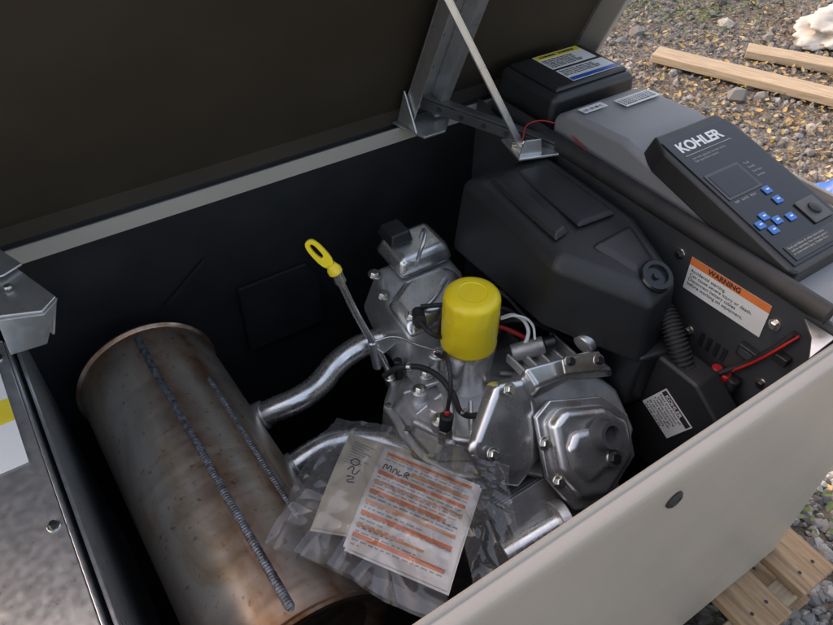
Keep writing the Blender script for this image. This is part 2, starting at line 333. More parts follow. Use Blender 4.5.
blob('blue_tarp',(1.93,.66,.10),(.08,.14,.20),bluet,4,.5,2.5,8)

# ------------------------------------------------------------ pallet
pal=empty('wooden_pallet')
for i,x0 in enumerate([-.5,-.28,-.06,.16,.38,.60,.79,.93]):
    o=box('deck_board_%d'%i,x0,x0+.098,.085+.012*math.sin(i*3.1),.99,.105,.127,wood,pal,.003); o.rotation_euler=(0,0,math.radians(.5*math.sin(i*5)))
for i,y0 in enumerate([.10,.52,.93]): box('stringer_%d'%i,-.5,1.028,y0,y0+.04,.018,.103,wood2,pal,.003)
for i,x0 in enumerate([-.5,.25,.93]): box('foot_board_%d'%i,x0,x0+.098,.085,.99,0.0,.016,wood,pal,.002)
for i,x0 in enumerate([.79,.93,.60]):
    for j,dx in enumerate((.028,.068)): cyl('nail_%d_%d'%(i,j),(x0+dx,.12,.127),(x0+dx,.12,.1283),.0035,darkbolt,pal,12)

# ------------------------------------------------------------ enclosure
enc=empty('generator_enclosure')
def sweep_rect(name,x0,x1,y0,y1,rc,prof,m,parent,m2=None,inner=None):
    v=[];f=[];ns=6
    ring=[]
    for cx,cy,a0 in ((x1-rc,y1-rc,0),(x0+rc,y1-rc,90),(x0+rc,y0+rc,180),(x1-rc,y0+rc,270)):
        for k in range(ns+1): ring.append((cx,cy,math.radians(a0+90*k/ns)))
    n=len(ring)
    for o,z in prof:
        for cx,cy,a in ring: v.append((cx+(rc+o)*math.cos(a),cy+(rc+o)*math.sin(a),z))
    for j in range(len(prof)-1):
        for i in range(n): f.append((j*n+i,j*n+(i+1)%n,(j+1)*n+(i+1)%n,(j+1)*n+i))
    o=meshobj(name,v,f,m,parent)
    o.data.materials.append(m2)
    for p in o.data.polygons:
        if p.index//n in inner: p.material_index=1
        p.use_smooth=True
    md=o.modifiers.new('e','EDGE_SPLIT'); md.split_angle=math.radians(50)
    return o
prof=[(.0,.16),(.0,.800),(.001,.800),(.001,.821),(.0035,.8225),(.006,.821),(.007,.817),(.016,.8165),(.0195,.813),(.0215,.806),(.022,.79),(.022,.145),(.02,.135),(.0,.135)]
sweep_rect('housing_walls',-.40,.955,.195,.852,.012,prof,beige,enc,foam,{0})
box('floor_pan',-.40,.955,.195,.852,.14,.16,foam,enc,0)
revolve('wall_plug',(.428,.173,.768),(.428,.167,.768),[(0,.011),(.002,.011),(.004,.0085),(.0045,.006),(.003,.004)],rubber,enc,24)
prism('partition',[(.700,.197,.17),(.700,.850,.17),(.700,.850,.834),(.700,.197,.834)],(.004,0,0),darkst,enc,.001)
tube('edge_trim',[(.702,.80,.842),(.702,.60,.842),(.703,.40,.841),(.703,.215,.840)],.0125,rubber,enc)
box('left_partition',-.062,-.058,.197,.850,.17,.775,galv,enc,.001)
box('left_cover',-.395,-.070,.20,.735,.783,.787,galv,enc,.001)
box('left_cover_flange',-.0695,-.0665,.20,.735,.70,.7865,galv,enc,.001)
box('left_cover_rear',-.395,-.070,.737,.740,.72,.7865,galv,enc,.001)
for i,yy in enumerate((.71,.46,.30)): hexbolt('cover_bolt_%d'%i,(-.079,yy,.787),(0,0,1),.004,darkbolt,enc)
Ml=frame((-.198,.545,.7878),(1,0,0),(0,1,0))
card('cover_label',Ml,.116,.15,white,enc)
card('cover_label_band',Ml,.116,.034,yel2,enc,.0004,0,.062,.0009)
text('cover_label_head','AVERTISSEMENT\nHOT PARTS',.0095,T(Ml,.034,.086,.0016),ink,enc,bold=.0003)
text('cover_label_head2','WARNING',.0135,T(Ml,.040,.138,.0009),ink,enc,bold=.0003)
text('cover_label_text',para(7,31),.0068,T(Ml,.004,.054,.0009),ink,enc)
text('cover_label_text2',para(4,31),.0068,T(Ml,.004,.128,.0009),ink,enc)
cat=empty('lid_latch_catch'); 
prism('plate',[(-.12,.835,.850),(-.040,.815,.850),(.000,.705,.842),(-.018,.688,.842),(-.06,.70,.846),(-.12,.705,.85)],(0,0,.004),galv,cat,.0012)
prism('front_flange',[(.000,.703,.842),(-.018,.686,.842),(-.062,.698,.846),(-.066,.698,.795),(-.028,.688,.80)],(.002,.004,0),galv,cat,.001)
prism('side_flange',[(-.038,.815,.849),(.001,.706,.842),(-.016,.70,.80),(-.045,.80,.81)],(-.003,-.001,0),galv,cat,.001)
cyl('rivet',(-.04,.74,.851),(-.04,.74,.855),.005,zinc,cat)
prism('upper_leaf',[(-.12,.86,.856),(-.045,.84,.856),(-.018,.77,.853),(-.04,.76,.853),(-.12,.765,.856)],(0,0,.003),galv,cat,.001)
prism('liner_crease',[(.13,.849,.66),(.20,.849,.715),(.205,.849,.711),(.135,.849,.655)],(0,-.004,0),foam,enc,.001)
prism('liner_hatch',[(.24,.849,.50),(.24,.849,.64),(.36,.849,.64),(.38,.849,.60),(.38,.849,.50)],(0,-.008,0),foam,enc,.003)

# ------------------------------------------------------------ lid
lid=empty('generator_lid')
ld=Vector((0,-.44,1)).normalized(); lo=Vector((0,.885,.832)); ln=Vector((0,-1,-.44)).normalized()
def LP(x,s,d=0): p=lo+ld*s+ln*d; return (x,p.y,p.z)
Ls=.66
prism('liner',[LP(-.40,.006),LP(.930,.006),LP(.930,Ls-.02),LP(-.40,Ls-.02)],-ln*.01,lidin,lid,.002)
prism('outer_skin',[LP(-.425,0,-.011),LP(.958,0,-.011),LP(.958,Ls,-.011),LP(-.425,Ls,-.011)],-ln*.004,beige,lid,.002)
for nm,xa,xb in(('end_flange_a',.946,.958),('end_flange_b',-.425,-.413)):
    prism(nm,[LP(xa,0,-.010),LP(xb,0,-.010),LP(xb,0,.035),LP(xa,0,.035)],ld*Ls,beige,lid,.003)
prism('front_flange',[LP(-.412,Ls,-.010),LP(.945,Ls,-.010),LP(.945,Ls,.035),LP(-.412,Ls,.035)],-ld*.012,beige,lid,.003)
prism('hinge_leaf',[(-.41,.8745,.79),(.945,.8745,.79),(.945,.8745,.822),(-.41,.8745,.822)],(0,.003,0),darkst,lid,.0005)
prism('hinge_knuckle',[(-.41,.871,.8215),(.945,.871,.8215),(.945,.885,.842),(-.41,.885,.842)],(0,.004,-.002),lidin,lid,.0005)
stay=empty('lid_stay_channel')
SP=LP
for nm,a,b,d0,d1 in(('web',.560,.608,.016,.019),('flange_l',.560,.563,.0195,.045),('flange_r',.605,.608,.0195,.045),('lip_r',.6085,.622,.042,.045)):
    prism(nm,[SP(a,.02,d0),SP(b,.02,d0),SP(b,.02,d1),SP(a,.02,d1)],ld*.55,galv,stay,.0008)
for i in range(8): cyl('slot_%d'%i,SP(.584,.05+.06*i,.0192),SP(.584,.05+.06*i,.0202),.006,blackp,stay)
prism('foot',[(.545,.868,.8245),(.63,.868,.8245),(.63,.83,.8245),(.60,.80,.8245),(.56,.80,.8245)],(0,0,.004),galv,stay,.001)
prism('gusset',[(.555,.868,.829),(.555,.815,.829),(.555,.850,.885)],(.003,0,0),galv,stay,.0008)
rod=empty('lid_prop_rod')
A=Vector((.652,.685,.842)); B=Vector((.45,.712,1.19))
dd=(B-A).normalized(); sx=Vector((.8,.45,.25)); sx=(sx-dd*sx.dot(dd)).normalized(); sy=dd.cross(sx)
def RP(u,v): return A+sx*u+sy*v
prism('bar',[RP(-.006,-.0012),RP(.006,-.0012),RP(.006,.0012),RP(-.006,.0012)],B-A,galv,rod,.0004)
prism('bar_flange',[RP(.0061,-.0012),RP(.0085,-.0012),RP(.0085,.009),RP(.0061,.009)],B-A,galv,rod,.0004)
cyl('pivot',A-sy*.008,A+sy*.012,.006,zinc,rod)
prism('guide_arm',[(.585,.85,.866),(.600,.855,.866),(.70,.66,.846),(.69,.652,.846)],(0,0,.004),darkst,rod,.0008)
prism('guide_arm_edge',[(.585,.849,.848),(.689,.651,.830),(.689,.651,.845),(.585,.849,.865)],(.003,0,0),darkst,rod,.0005)
for i in range(5): 
    p=Vector((.5845,.849,.857)).lerp(Vector((.6885,.651,.838)),.15+.17*i); cyl('arm_hole_%d'%i,p,p+Vector((-.0009,-.0005,0)),.004,blackp,rod,16,.0001)
prism('clevis',[(.63,.66,.834),(.69,.64,.834),(.70,.70,.834),(.645,.72,.834)],(0,0,.004),galv,rod,.001)
prism('clevis_tab',[(.635,.665,.838),(.668,.654,.838),(.664,.655,.862),(.642,.663,.862)],(.001,.003,0),galv,rod,.0006)
tube('ground_wire',[(.65,.68,.85),(.68,.70,.862),(.72,.68,.858),(.715,.64,.856),(.705,.60,.852)],.0009,red,rod)

# ------------------------------------------------------------ control box
cb=empty('generator_control_box')
pr=[(.690,.74),(.690,.868),(.665,.885),(.555,.893),(.530,.888),(.265,.822),(.215,.803),(.215,.74)]
prism('grey_housing',[(.716,y,z) for y,z in pr],(.160,0,0),greyp,cb,.010,4)
prism('housing_lower_skirt',[(.713,.50,.74),(.713,.50,.845),(.713,.262,.795),(.713,.21,.785),(.713,.21,.74)],(.002,0,0),dgreyp,cb,.0005)
def KP(u,v,d=0):
    V=Vector((0,.250,.062)).normalized(); U=Vector((1,0,0)); Wn=U.cross(V); return Vector((.712,.272,.8385))+U*u+V*v+Wn*d
kw,kh=.150,.256
ol=[(0.006,0),(kw-.006,0),(kw,.008),(kw,kh-.03),(kw-.012,kh),(.012,kh),(0,kh-.03),(0,.008)]
frustum('controller_body',[KP(u,v,-.02) for u,v in ol],[KP(.003+u*(kw-.006)/kw,.003+v*(kh-.006)/kh,.014) for u,v in ol],blackp,cb,.004,3)
MK=frame(KP(0,0,.0145),(1,0,0),(0,.250,.062))
card('controller_face',MK,kw-.024,kh-.03,blackg,cb,.0015,.012,.012,0,.0005)
text('logo_lettering','KOHLER',.0225,T(MK,.024,.212,.0018),white,cb,'LEFT',.0007,.95)
card('logo_underline',MK,.088,.0012,greyink,cb,.0003,.024,.204,.0018)
text('face_text','Use only genuine service parts.\nSee operation manual.',.0052,T(MK,.028,.196,.0018),greyink,cb)
card('display_frame',MK,.064,.046,dgreyp,cb,.0012,.018,.122,.0016,.0005)
card('display',MK,.056,.038,blackg,cb,.0008,.022,.126,.0028,.0003)
text('display_marks','OFF   AUTO   RUN',.0048,T(MK,.022,.115,.0018),greyink,cb)
text('side_marks',"Fault\nReady\nExercise\nService",.0052,T(MK,.090,.160,.0018),greyink,cb,line=1.5)
for i,(u,v) in enumerate([(.016,.070),(.032,.078),(.026,.057),(.044,.066),(.074,.090),(.066,.062),(.074,.108)]):
    card('button_%d'%i,MK,.0125,.0115,bluebtn,cb,.002,u,v,.0018,.0015)
    card('button_mark_%d'%i,MK,.005,.002,white,cb,.0004,u+.004,v+.005,.0039)
card('usb_cover',MK,.036,.036,dgreyp,cb,.003,.094,.045,.0018,.0015)
revolve('usb_knob',KP(.112,.063,.0195),KP(.112,.063,.03),[(0,.009),(.003,.0085),(.004,.006)],blackp,cb,24)
card('side_notes',MK,.100,.022,blackp,cb,.001,.020,.016,.0018,.001)
text('side_text',para(3,46),.0046,T(MK,.023,.032,.0031),greyink,cb)
MG=frame((.730,.585,.8930),(1,0,0),(0,.11,-.008))
card('id_label',MG,.045,.016,white,cb,.0006,.0,.055,.001); text('id_text','I.D. 0148 C',.008,T(MG,.002,.059,.0018),ink,cb)
card('code_label',MG,.072,.026,white,cb,.0006,.064,.036,.001)
for i in range(14): card('code_bar_%d'%i,MG,random.uniform(.001,.003),.018,ink,cb,.0003,.067+.0046*i,.040,.0017)
for i in range(4): card('code_gap_%d'%i,MG,.066,.0012,white,cb,.0003,.067,.043+.0038*i,.0021)
frustum('rear_cover',[(.722,.700,.80),(.915,.700,.80),(.915,.845,.80),(.722,.845,.80)],[(.732,.705,.886),(.905,.705,.886),(.905,.838,.886),(.732,.838,.886)],blackp,cb,.012,4)
frustum('rear_cover_ridge',[(.742,.715,.8865),(.898,.715,.8865),(.898,.83,.8865),(.742,.83,.8865)],[(.747,.72,.892),(.893,.72,.892),(.893,.825,.892),(.747,.825,.892)],blackp,cb,.003)
MB=frame((.745,.72,.8925),(1,0,0),(0,1,0))
card('warning_label_a',MB,.095,.050,white,cb,.0005,.040,.052); card('warning_band_a',MB,.093,.013,yel2,cb,.0004,.041,.087,.0007)
card('warning_label_b',MB,.100,.040,white,cb,.0005,.040,.005); card('blue_band_b',MB,.098,.009,navy,cb,.0004,.041,.006,.0007)
text('wa',"WARNING   WARNING",.007,T(MB,.048,.091,.0013),ink,cb,bold=.0002); text('wa2',para(6,38),.0048,T(MB,.043,.080,.0008),ink,cb); text('wb',para(4,40),.005,T(MB,.043,.038,.0008),ink,cb)
box('compartment_deck',.706,.950,.20,.848,.735,.739,blackp,enc,.001)
box('end_wall_flange',.900,.9545,.198,.848,.806,.810,beige,enc,.001)
tube('grey_gasket',[(.898,.80,.812),(.898,.5,.812),(.898,.23,.812)],.005,rubber,enc)

MW=frame((.6992,.390,.757),(0,-1,.03),(0,0,1))
card('danger_label',MW,.118,.050,white,enc,.0006,0,0,0)
card('danger_band',MW,.118,.011,orange,enc,.0004,0,.039,.0007)
text('danger_head','WARNING',.010,T(MW,.028,.0412,.0013),ink,enc,bold=.0003)
text('danger_text',"Accidental starting.\nCan cause severe injury or death.\nDisconnect battery cables\nbefore working on equipment.",.0070,T(MW,.004,.0295,.0008),ink,enc,line=1.0)
for i,(y,z) in enumerate([(.41,.80),(.262,.79),(.245,.70),(.36,.70),(.31,.655)]): hexbolt('partition_bolt_%d'%i,(.6995,y,z),(-1,0,0),.0055,zinc if i%2 else darkbolt,enc)
box('socket',.690,.6995,.262,.288,.724,.742,blackp,enc,.0015)
box('socket_b',.688,.6995,.226,.244,.752,.764,blackp,enc,.0015)
box('socket_face',.6888,.6897,.266,.284,.728,.738,darkst,enc,.0003)
for i in range(4): box('slot_%d'%i,.6985,.6998,.300+.012*i,.306+.012*i,.690,.712,blackp,enc,0)
for i,(dy,c) in enumerate([(0,red),(.014,red),(-.012,rubber)]):
    tube('battery_cable_%d'%i,[(.685,.285+dy,.675-.1*abs(dy)),(.682,.290+dy,.64),(.672,.31+dy,.59),(.65,.34,.50)],.0055,rubber,enc)
    cyl('cable_boot_%d'%i,(.684,.286+dy,.655),(.687,.284+dy,.69),.0075,c,enc)
prism('corner_bracket',[(.655,.197,.812),(.698,.197,.820),(.698,.235,.820),(.685,.215,.814)],(0,0,.003),galv,enc,.0005)
tube('wire_loom',[(.694,.235,.80),(.688,.25,.76),(.690,.27,.72),(.68,.29,.69)],.004,rubber,enc)
tube('wire_red_thin',[(.694,.230,.80),(.684,.245,.765),(.686,.262,.73),(.684,.28,.70)],.0018,red,enc)

# ------------------------------------------------------------ muffler
mf=empty('exhaust_muffler')
mb=Vector((.070,.795,.585)); me_=Vector((.078,.305,.585)); mr_=.0975
Lm=(me_-mb).length
q=(me_-mb).normalized()
body=revolve('shell',mb,me_,[(0.004,.080),(.002,.088),(.0,.0965),(.001,.1005),(.005,.102),(.0075,.1005),(.009,mr_),(.02,mr_-.0005),(Lm-.02,mr_-.0005),(Lm-.009,mr_),(Lm-.0075,.1005),(Lm-.004,.102),(Lm-.001,.1),(Lm,.096),(Lm-.002,.088),(Lm-.012,.08)],muffm,mf,96)
def bead(name,a0,s0,s1,w,hh,m,r0=mr_,n=420,rip=.18):
    v=[];f=[];k=9
    U=Vector((1,0,0)); U=(U-q*U.dot(q)).normalized(); V=Vector((0,0,1))
    for i in range(n+1):
        s=s0+(s1-s0)*i/n; aa=a0+.010*noise.noise(Vector((s*14,a0,0)))
        pul=1+rip*math.sin(s*2*math.pi/.0036)+rip*noise.noise(Vector((s*60,a0,3)))
        en_=min(1,(i+1)/8,(n+1-i)/8)
        for j in range(k):
            t=(j/(k-1)-.5)*2; ang=aa+t*w/r0*(.92+.10*pul)*en_**.5; rr=r0-.0012+hh*pul*(1-t*t)*en_
            v.append(mb+q*s+(U*math.sin(ang)+V*math.cos(ang))*rr)
    for i in range(n):
        for j in range(k-1): f.append((i*k+j,i*k+j+1,(i+1)*k+j+1,(i+1)*k+j))
    return meshobj(name,v,f,m,mf,0,True)
bead('seam_weld',.0,.012,Lm-.012,.0058,.0038,weld,rip=.12)
bead('patch_weld',.62,.12,.38,.0048,.0032,weld,rip=.12)
bead('seam_plate',.035,.012,Lm-.012,.015,.0016,muffm,n=40,rip=0)
bead('seam_plate_b',.665,.11,.39,.012,.0016,muffm,n=40,rip=0)
cyl('outlet_pipe',(.074,.33,.50),(.074,.23,.44),.03,alumd,mf)
for i,(yy,zz) in enumerate([(.40,.60),(.37,.585)]): 
    box('mount_bracket_%d'%i,-.056,-.018,yy-.012,yy+.012,zz-.05,zz-.045+.01*i,galv,mf,.001); hexbolt('mount_bolt_%d'%i,(-.040,yy,zz-.04+.01*i),(0,0,1),.006,zinc,mf)
tube('header_pipe_upper',[(.150,.655,.560),(.195,.640,.582),(.232,.632,.590),(.268,.640,.590),(.31,.655,.600),(.355,.655,.612),(.40,.645,.615)],.0185,alum2,mf)
cyl('pipe_collar',(.165,.650,.57),(.185,.643,.578),.0215,galv,mf)
tube('header_pipe_lower',[(.150,.560,.535),(.205,.562,.553),(.245,.560,.556),(.29,.545,.545),(.34,.50,.53),(.37,.42,.53),(.385,.33,.545)],.0185,alum2,mf)
cyl('pipe_collar_b',(.165,.562,.540),(.190,.562,.549),.0215,galv,mf)

# ------------------------------------------------------------ engine
en=empty('gasoline_engine')
frustum('crankcase',[(.31,.40,.20),(.36,.33,.20),(.60,.33,.20),(.60,.64,.20),(.36,.64,.20),(.31,.58,.20)],
        [(.335,.42,.58),(.375,.38,.58),(.59,.38,.58),(.59,.62,.58),(.39,.62,.58),(.335,.57,.58)],alumd,en,.012,3)
frustum('crankcase_deck',[(.335,.44,.5805),(.40,.40,.5805),(.56,.42,.5805),(.56,.60,.5805),(.40,.61,.5805),(.335,.55,.5805)],
        [(.352,.45,.604),(.41,.415,.604),(.545,.43,.604),(.545,.59,.604),(.41,.595,.604),(.352,.54,.604)],alum,en,.006,3)
def boss(name,x,y,z0,z1,r,m=None): return cyl(name,(x,y,z0),(x,y,z1),r,m or alum,en,24,.002)
for i,(x,y,h,r) in enumerate([(.365,.47,.625,.013),(.372,.53,.622,.012),(.41,.435,.626,.014),(.43,.57,.628,.014),(.50,.57,.640,.02),(.40,.555,.615,.011),(.475,.45,.622,.016),(.385,.50,.612,.017),(.43,.455,.618,.009)]):
    boss('boss_%d'%i,x,y,.59,h,r)
    if i<7: hexbolt('case_bolt_%d'%i,(x,y,h),(0,0,1),.0065,zinc,en)
for i in range(9):
    a=.3+i*.45; x0,y0=.448+.045*math.cos(a+2),.515+.045*math.sin(a+2); x1,y1=.448+.095*math.cos(a+2),.515+.095*math.sin(a+2)
    tube('rib_%d'%i,[(x0,y0,.614),(x1,y1,.600)],.0035,alum,en)
tube('oil_gallery',[(.36,.44,.600),(.40,.50,.612),(.42,.56,.606)],.009,alum,en)
tube('oil_gallery_b',[(.47,.44,.606),(.52,.47,.620),(.56,.52,.618)],.010,alum,en)
tube('oil_gallery_c',[(.345,.50,.600),(.37,.445,.604),(.41,.415,.600)],.006,alum,en)
frustum('breather_casting',[(.46,.40,.60),(.56,.41,.60),(.60,.48,.60),(.54,.52,.60),(.49,.48,.60)],[(.475,.41,.645),(.555,.42,.65),(.585,.475,.65),(.54,.505,.645),(.50,.47,.64)],alumd,en,.008,3)
for i in range(5): box('casting_rib_%d'%i,.49+.02*i,.494+.02*i,.415,.49,.645,.660,alum,en,.0012)
# side cooling fins and flange bolts on the case front
for i in range(5): box('case_fin_%d'%i,.352,.445,.376-.004*i,.392,.500+.014*i,.504+.014*i,alumd,en,.001)
tube('case_flange',[(.333,.555,.585),(.333,.435,.585),(.37,.388,.585),(.44,.378,.585)],.006,alum,en)
for i,(x,y) in enumerate([(.333,.55),(.333,.50),(.334,.445),(.368,.392)]): hexbolt('flange_bolt_%d'%i,(x,y,.590),(0,0,1),.005,zinc,en,washer=False)
tube('fuel_line',[(.345,.58,.62),(.365,.56,.645),(.395,.535,.640),(.405,.50,.625),(.395,.46,.625),(.41,.43,.645)],.0042,rubber,en)
for i,p in enumerate([((.367,.558,.645),(.373,.553,.646)),((.396,.463,.625),(.398,.456,.627))]): cyl('hose_clamp_%d'%i,p[0],p[1],.0058,zinc,en)

of=empty('oil_filter')
revolve('base_cup',(.448,.524,.590),(.448,.524,.70),[(0,.028),(.004,.033),(.008,.0360),(.014,.0368),(.076,.0370),(.080,.0385),(.090,.0385),(.091,.034)],stamped,of,48)
def fl(t,a): return (-.020*(.5+.5*math.cos(a*14))) if .058<t<.082 else 0
revolve('canister',(.448,.524,.680),(.448,.524,.78),[(0,.0345),(.002,.0388),(.006,.0390),(.009,.0384),(.052,.0384),(.058,.0384),(.062,.0383),(.078,.0380),(.0830,.0370),(.0865,.0345),(.0885,.0305),(.0892,.026),(.0894,.020),(.0886,.019),(.0886,.004)],yellow,of,140,fl)
hexbolt('adapter_bolt',(.470,.482,.61),(.3,-1,.4),.007,zinc,of)

dp=empty('oil_dipstick')
tube('tube',[(.315,.640,.775),(.335,.628,.70),(.358,.612,.63),(.368,.603,.59),(.372,.595,.55)],.0052,alum2,dp)
cyl('tube_collar',(.318,.638,.765),(.313,.641,.785),.0075,alum2,dp)
cyl('tube_nut',(.369,.602,.585),(.372,.597,.565),.011,zinc,dp,12)
A=Vector((.311,.643,.788)); B=Vector((.289,.670,.828))
d=(B-A).normalized(); s=Vector((.83,-.55,0)); s=(s-d*s.dot(d)).normalized(); nn=d.cross(s)
revolve('cap',(.314,.641,.780),(.309,.6465,.796),[(0,.007),(.002,.0095),(.008,.0095),(.012,.0075),(.016,.006)],yellow,dp,28)
def oval(a,b,k,sq=1.0): 
    out=[]
    for i in range(20):
        t=2*math.pi*i/20; c_,s_=math.cos(t),math.sin(t)
        out.append((math.copysign(abs(c_)**.7,c_)*a*k,math.copysign(abs(s_)**.8,s_)*b*k))
    return out
cen=A+d*.027
vo=[];fo=[]
outer=oval(.0095,.023,1); innr=oval(.0035,.0115,1)
for zz in(-.0028,.0028):
    for (u,w_) in outer: vo.append(cen+s*u+d*w_+nn*zz)
    for (u,w_) in innr: vo.append(cen+s*u+d*(w_+.005)+nn*zz)
for i in range(20):
    j=(i+1)%20
    fo+=[(i,j,20+j,20+i),(40+i,60+i,60+j,40+j),(i,40+i,40+j,j),(20+i,20+j,60+j,60+i)]
meshobj('pull_tab',vo,fo,yellow,dp,.001,True)

frustum('rear_head',[(.375,.56,.60),(.50,.56,.58),(.545,.64,.58),(.545,.74,.60),(.40,.74,.60),(.375,.64,.60)],
        [(.392,.585,.672),(.48,.588,.668),(.530,.645,.684),(.530,.715,.694),(.415,.715,.694),(.392,.64,.684)],alum,en,.012,3)
frustum('rear_shroud',[(.386,.575,.668),(.478,.580,.665),(.522,.640,.682),(.50,.665,.690),(.43,.665,.690),(.386,.640,.685)],
        [(.398,.590,.690),(.470,.594,.690),(.508,.640,.700),(.495,.655,.704),(.435,.655,.704),(.396,.635,.700)],stamped,en,.008,3)
tube('rear_shroud_rib',[(.405,.60,.692),(.44,.605,.695),(.485,.630,.699)],.004,stamped,en)
frustum('rear_valve_cover',[(.430,.665,.692),(.528,.665,.692),(.528,.745,.700),(.430,.745,.700)],[(.438,.674,.724),(.520,.674,.724),(.520,.735,.730),(.438,.735,.730)],stamped,en,.010,4)
frustum('rear_cover_black_cap',[(.436,.70,.729),(.475,.70,.729),(.475,.742,.732),(.436,.742,.732)],[(.440,.704,.748),(.471,.704,.748),(.471,.738,.750),(.440,.738,.750)],blackp,en,.003,2)
tube('rear_pipe_loop',[(.455,.665,.715),(.450,.650,.745),(.463,.655,.770),(.475,.675,.765),(.480,.69,.74)],.0028,galv,en)
for i,(x,y,z) in enumerate([(.405,.60,.690),(.468,.605,.690),(.405,.70,.696),(.52,.60,.66),(.395,.66,.69)]): hexbolt('rear_bolt_%d'%i,(x,y,z),(0,-.2,1),.0065,zinc,en)
for i in range(6): box('rear_fin_%d'%i,.378,.56,.535,.60,.545+.012*i,.5485+.012*i,alumd,en,.0008)
cyl('spark_plug_boot',(.415,.60,.692),(.395,.565,.71),.009,rubber,en)
tube('spark_lead',[(.395,.565,.71),(.40,.54,.705),(.43,.565,.68),(.47,.60,.70),(.53,.62,.68)],.0035,rubber,en)
cyl('throttle_post',(.355,.615,.60),(.350,.618,.655),.007,galv,en); cyl('throttle_post_b',(.37,.58,.60),(.368,.58,.64),.006,darkbolt,en)
box('linkage_plate',.352,.392,.605,.625,.640,.643,galv,en,.001,(10,5,20))
tube('linkage_wire',[(.352,.616,.655),(.375,.60,.665),(.40,.575,.655),(.43,.55,.645)],.0016,zinc,en)
an=Vector((0,-1,1)).normalized(); av=Vector((0,1,1)).normalized()
A2=[(.345,.392,.650),(.424,.425,.680),(.497,.421,.676),(.579,.409,.664),(.612,.374,.629),(.615,.324,.579),(.580,.310,.565),(.455,.320,.575),(.400,.352,.607),(.349,.363,.618)]
A2=[Vector(p) for p in A2]; cA=sum(A2,Vector())/len(A2)
frustum('head_casting',[cA+(p-cA)*.84-an*.085 for p in A2[1:9]],[cA+(p-cA)*.93-an*.004 for p in A2[1:9]],alum,en,.010,3)
frustum('head_shroud',[(.345,.396,.652),(.412,.445,.695),(.468,.430,.690),(.470,.385,.640),(.440,.350,.610),(.395,.340,.597),(.350,.362,.618)],
        [(.360,.388,.668),(.418,.425,.702),(.456,.415,.696),(.458,.388,.658),(.432,.357,.628),(.398,.349,.618),(.362,.365,.634)],stamped,en,.008,4)
frustum('head_shroud_top',[(.455,.435,.672),(.575,.420,.668),(.600,.385,.64),(.53,.405,.66),(.46,.405,.66)],[(.462,.428,.706),(.565,.412,.695),(.590,.385,.668),(.53,.398,.682),(.466,.402,.690)],stamped,en,.006,3)
for i in range(8):
    c=Vector((.455,.322,.572))-an*(.004+.011*i)-av*.022
    U=Vector((1,0,0))*.088; V=av*.045
    prism('front_fin_%d'%i,[c-U-V,c+U-V,c+U+V,c-U+V],an*.003,alumd,en,.0008)
VC=[(.449,.379,.663),(.476,.386,.670),(.547,.367,.651),(.577,.339,.623),(.563,.302,.586),(.491,.279,.563),(.450,.290,.574),(.431,.327,.611)]
VC=[Vector(p) for p in VC]; cV=sum(VC,Vector())/len(VC)
def vc(k,h): return [cV+(p-cV)*k+an*h for p in VC]
frustum('valve_cover_flange',vc(1.05,-.006),vc(1.04,.003),stamped,en,.0025)
frustum('valve_cover_gasket',vc(1.035,-.0085),vc(1.035,-.0062),rubber,en,.0003)
frustum('valve_cover_wall',vc(.90,.0035),vc(.80,.022),stamped,en,.008,4)
def vq(u,v,h=0): return cV+Vector((u,0,0))+av*v+an*h
frustum('valve_cover_dome',[vq(-.042,.020,.022),vq(-.025,.036,.022),(vq(.02,.024,.022)),vq(.040,0,.022),vq(.030,-.030,.022),vq(-.03,-.038,.022),vq(-.045,-.01,.022)],
        [vq(-.035,.016,.030),vq(-.021,.028,.030),(vq(.016,.018,.030)),vq(.032,-.002,.030),vq(.024,-.024,.030),vq(-.024,-.030,.030),vq(-.037,-.008,.030)],stamped,en,.006,4)
revolve('breather_port',vq(.014,.012,.027),vq(.014,.012,.06),[(0,.021),(.008,.0205),(.013,.018),(.022,.0175),(.022,.012),(.010,.0115)],dgreyp,en,36)
hexbolt('cover_center_nut',vq(.016,-.022,.030),an,.008,darkbolt,en)
for i,(u,v) in enumerate([(-.052,.030),(-.006,.046),(.054,.012),(.050,-.034),(-.02,-.053),(-.055,-.02)]): hexbolt('vc_bolt_%d'%i,vq(u*1.03,v*1.03,.003),an,.0062,zinc,en)
prism('strap',[(.505,.398,.694),(.560,.385,.680),(.573,.392,.686),(.568,.402,.698),(.510,.412,.707)],an*.004,zinc,en,.0015)
hexbolt('strap_bolt_a',(.520,.404,.704),an,.006,darkbolt,en); hexbolt('strap_bolt_b',(.562,.392,.692),an,.006,darkbolt,en)
hexbolt('shroud_bolt_a',(.425,.41,.703),an,.006,zinc,en); hexbolt('shroud_bolt_b',(.372,.37,.655),an,.006,zinc,en)
cyl('front_port',(.345,.300,.540),(.430,.292,.552),.021,alum2,en); cyl('front_port_flange',(.425,.293,.552),(.440,.290,.553),.030,alum,en)
cyl('oil_sensor_body',(.360,.452,.60),(.360,.452,.628),.0105,zinc,en,6); cyl('oil_sensor_cap',(.360,.452,.629),(.362,.453,.652),.009,rubber,en)
cyl('oil_sensor_tip',(.362,.453,.653),(.363,.454,.660),.004,red,en)
tube('sensor_wire',[(.363,.454,.658),(.372,.462,.70),(.385,.49,.715),(.40,.52,.68),(.42,.56,.64)],.0028,rubber,en)
tube('sensor_wire_red',[(.364,.455,.658),(.378,.468,.69),(.395,.50,.69),(.41,.53,.66)],.0018,red,en)
tube('cable_tie',[(.50,.52,.70),(.515,.51,.705),(.525,.495,.695),(.52,.485,.675),(.505,.488,.66)],.0028,white,en)
tube('cable_tie_b',[(.495,.515,.705),(.512,.502,.712),(.528,.488,.700),(.527,.476,.68)],.0018,white,en)
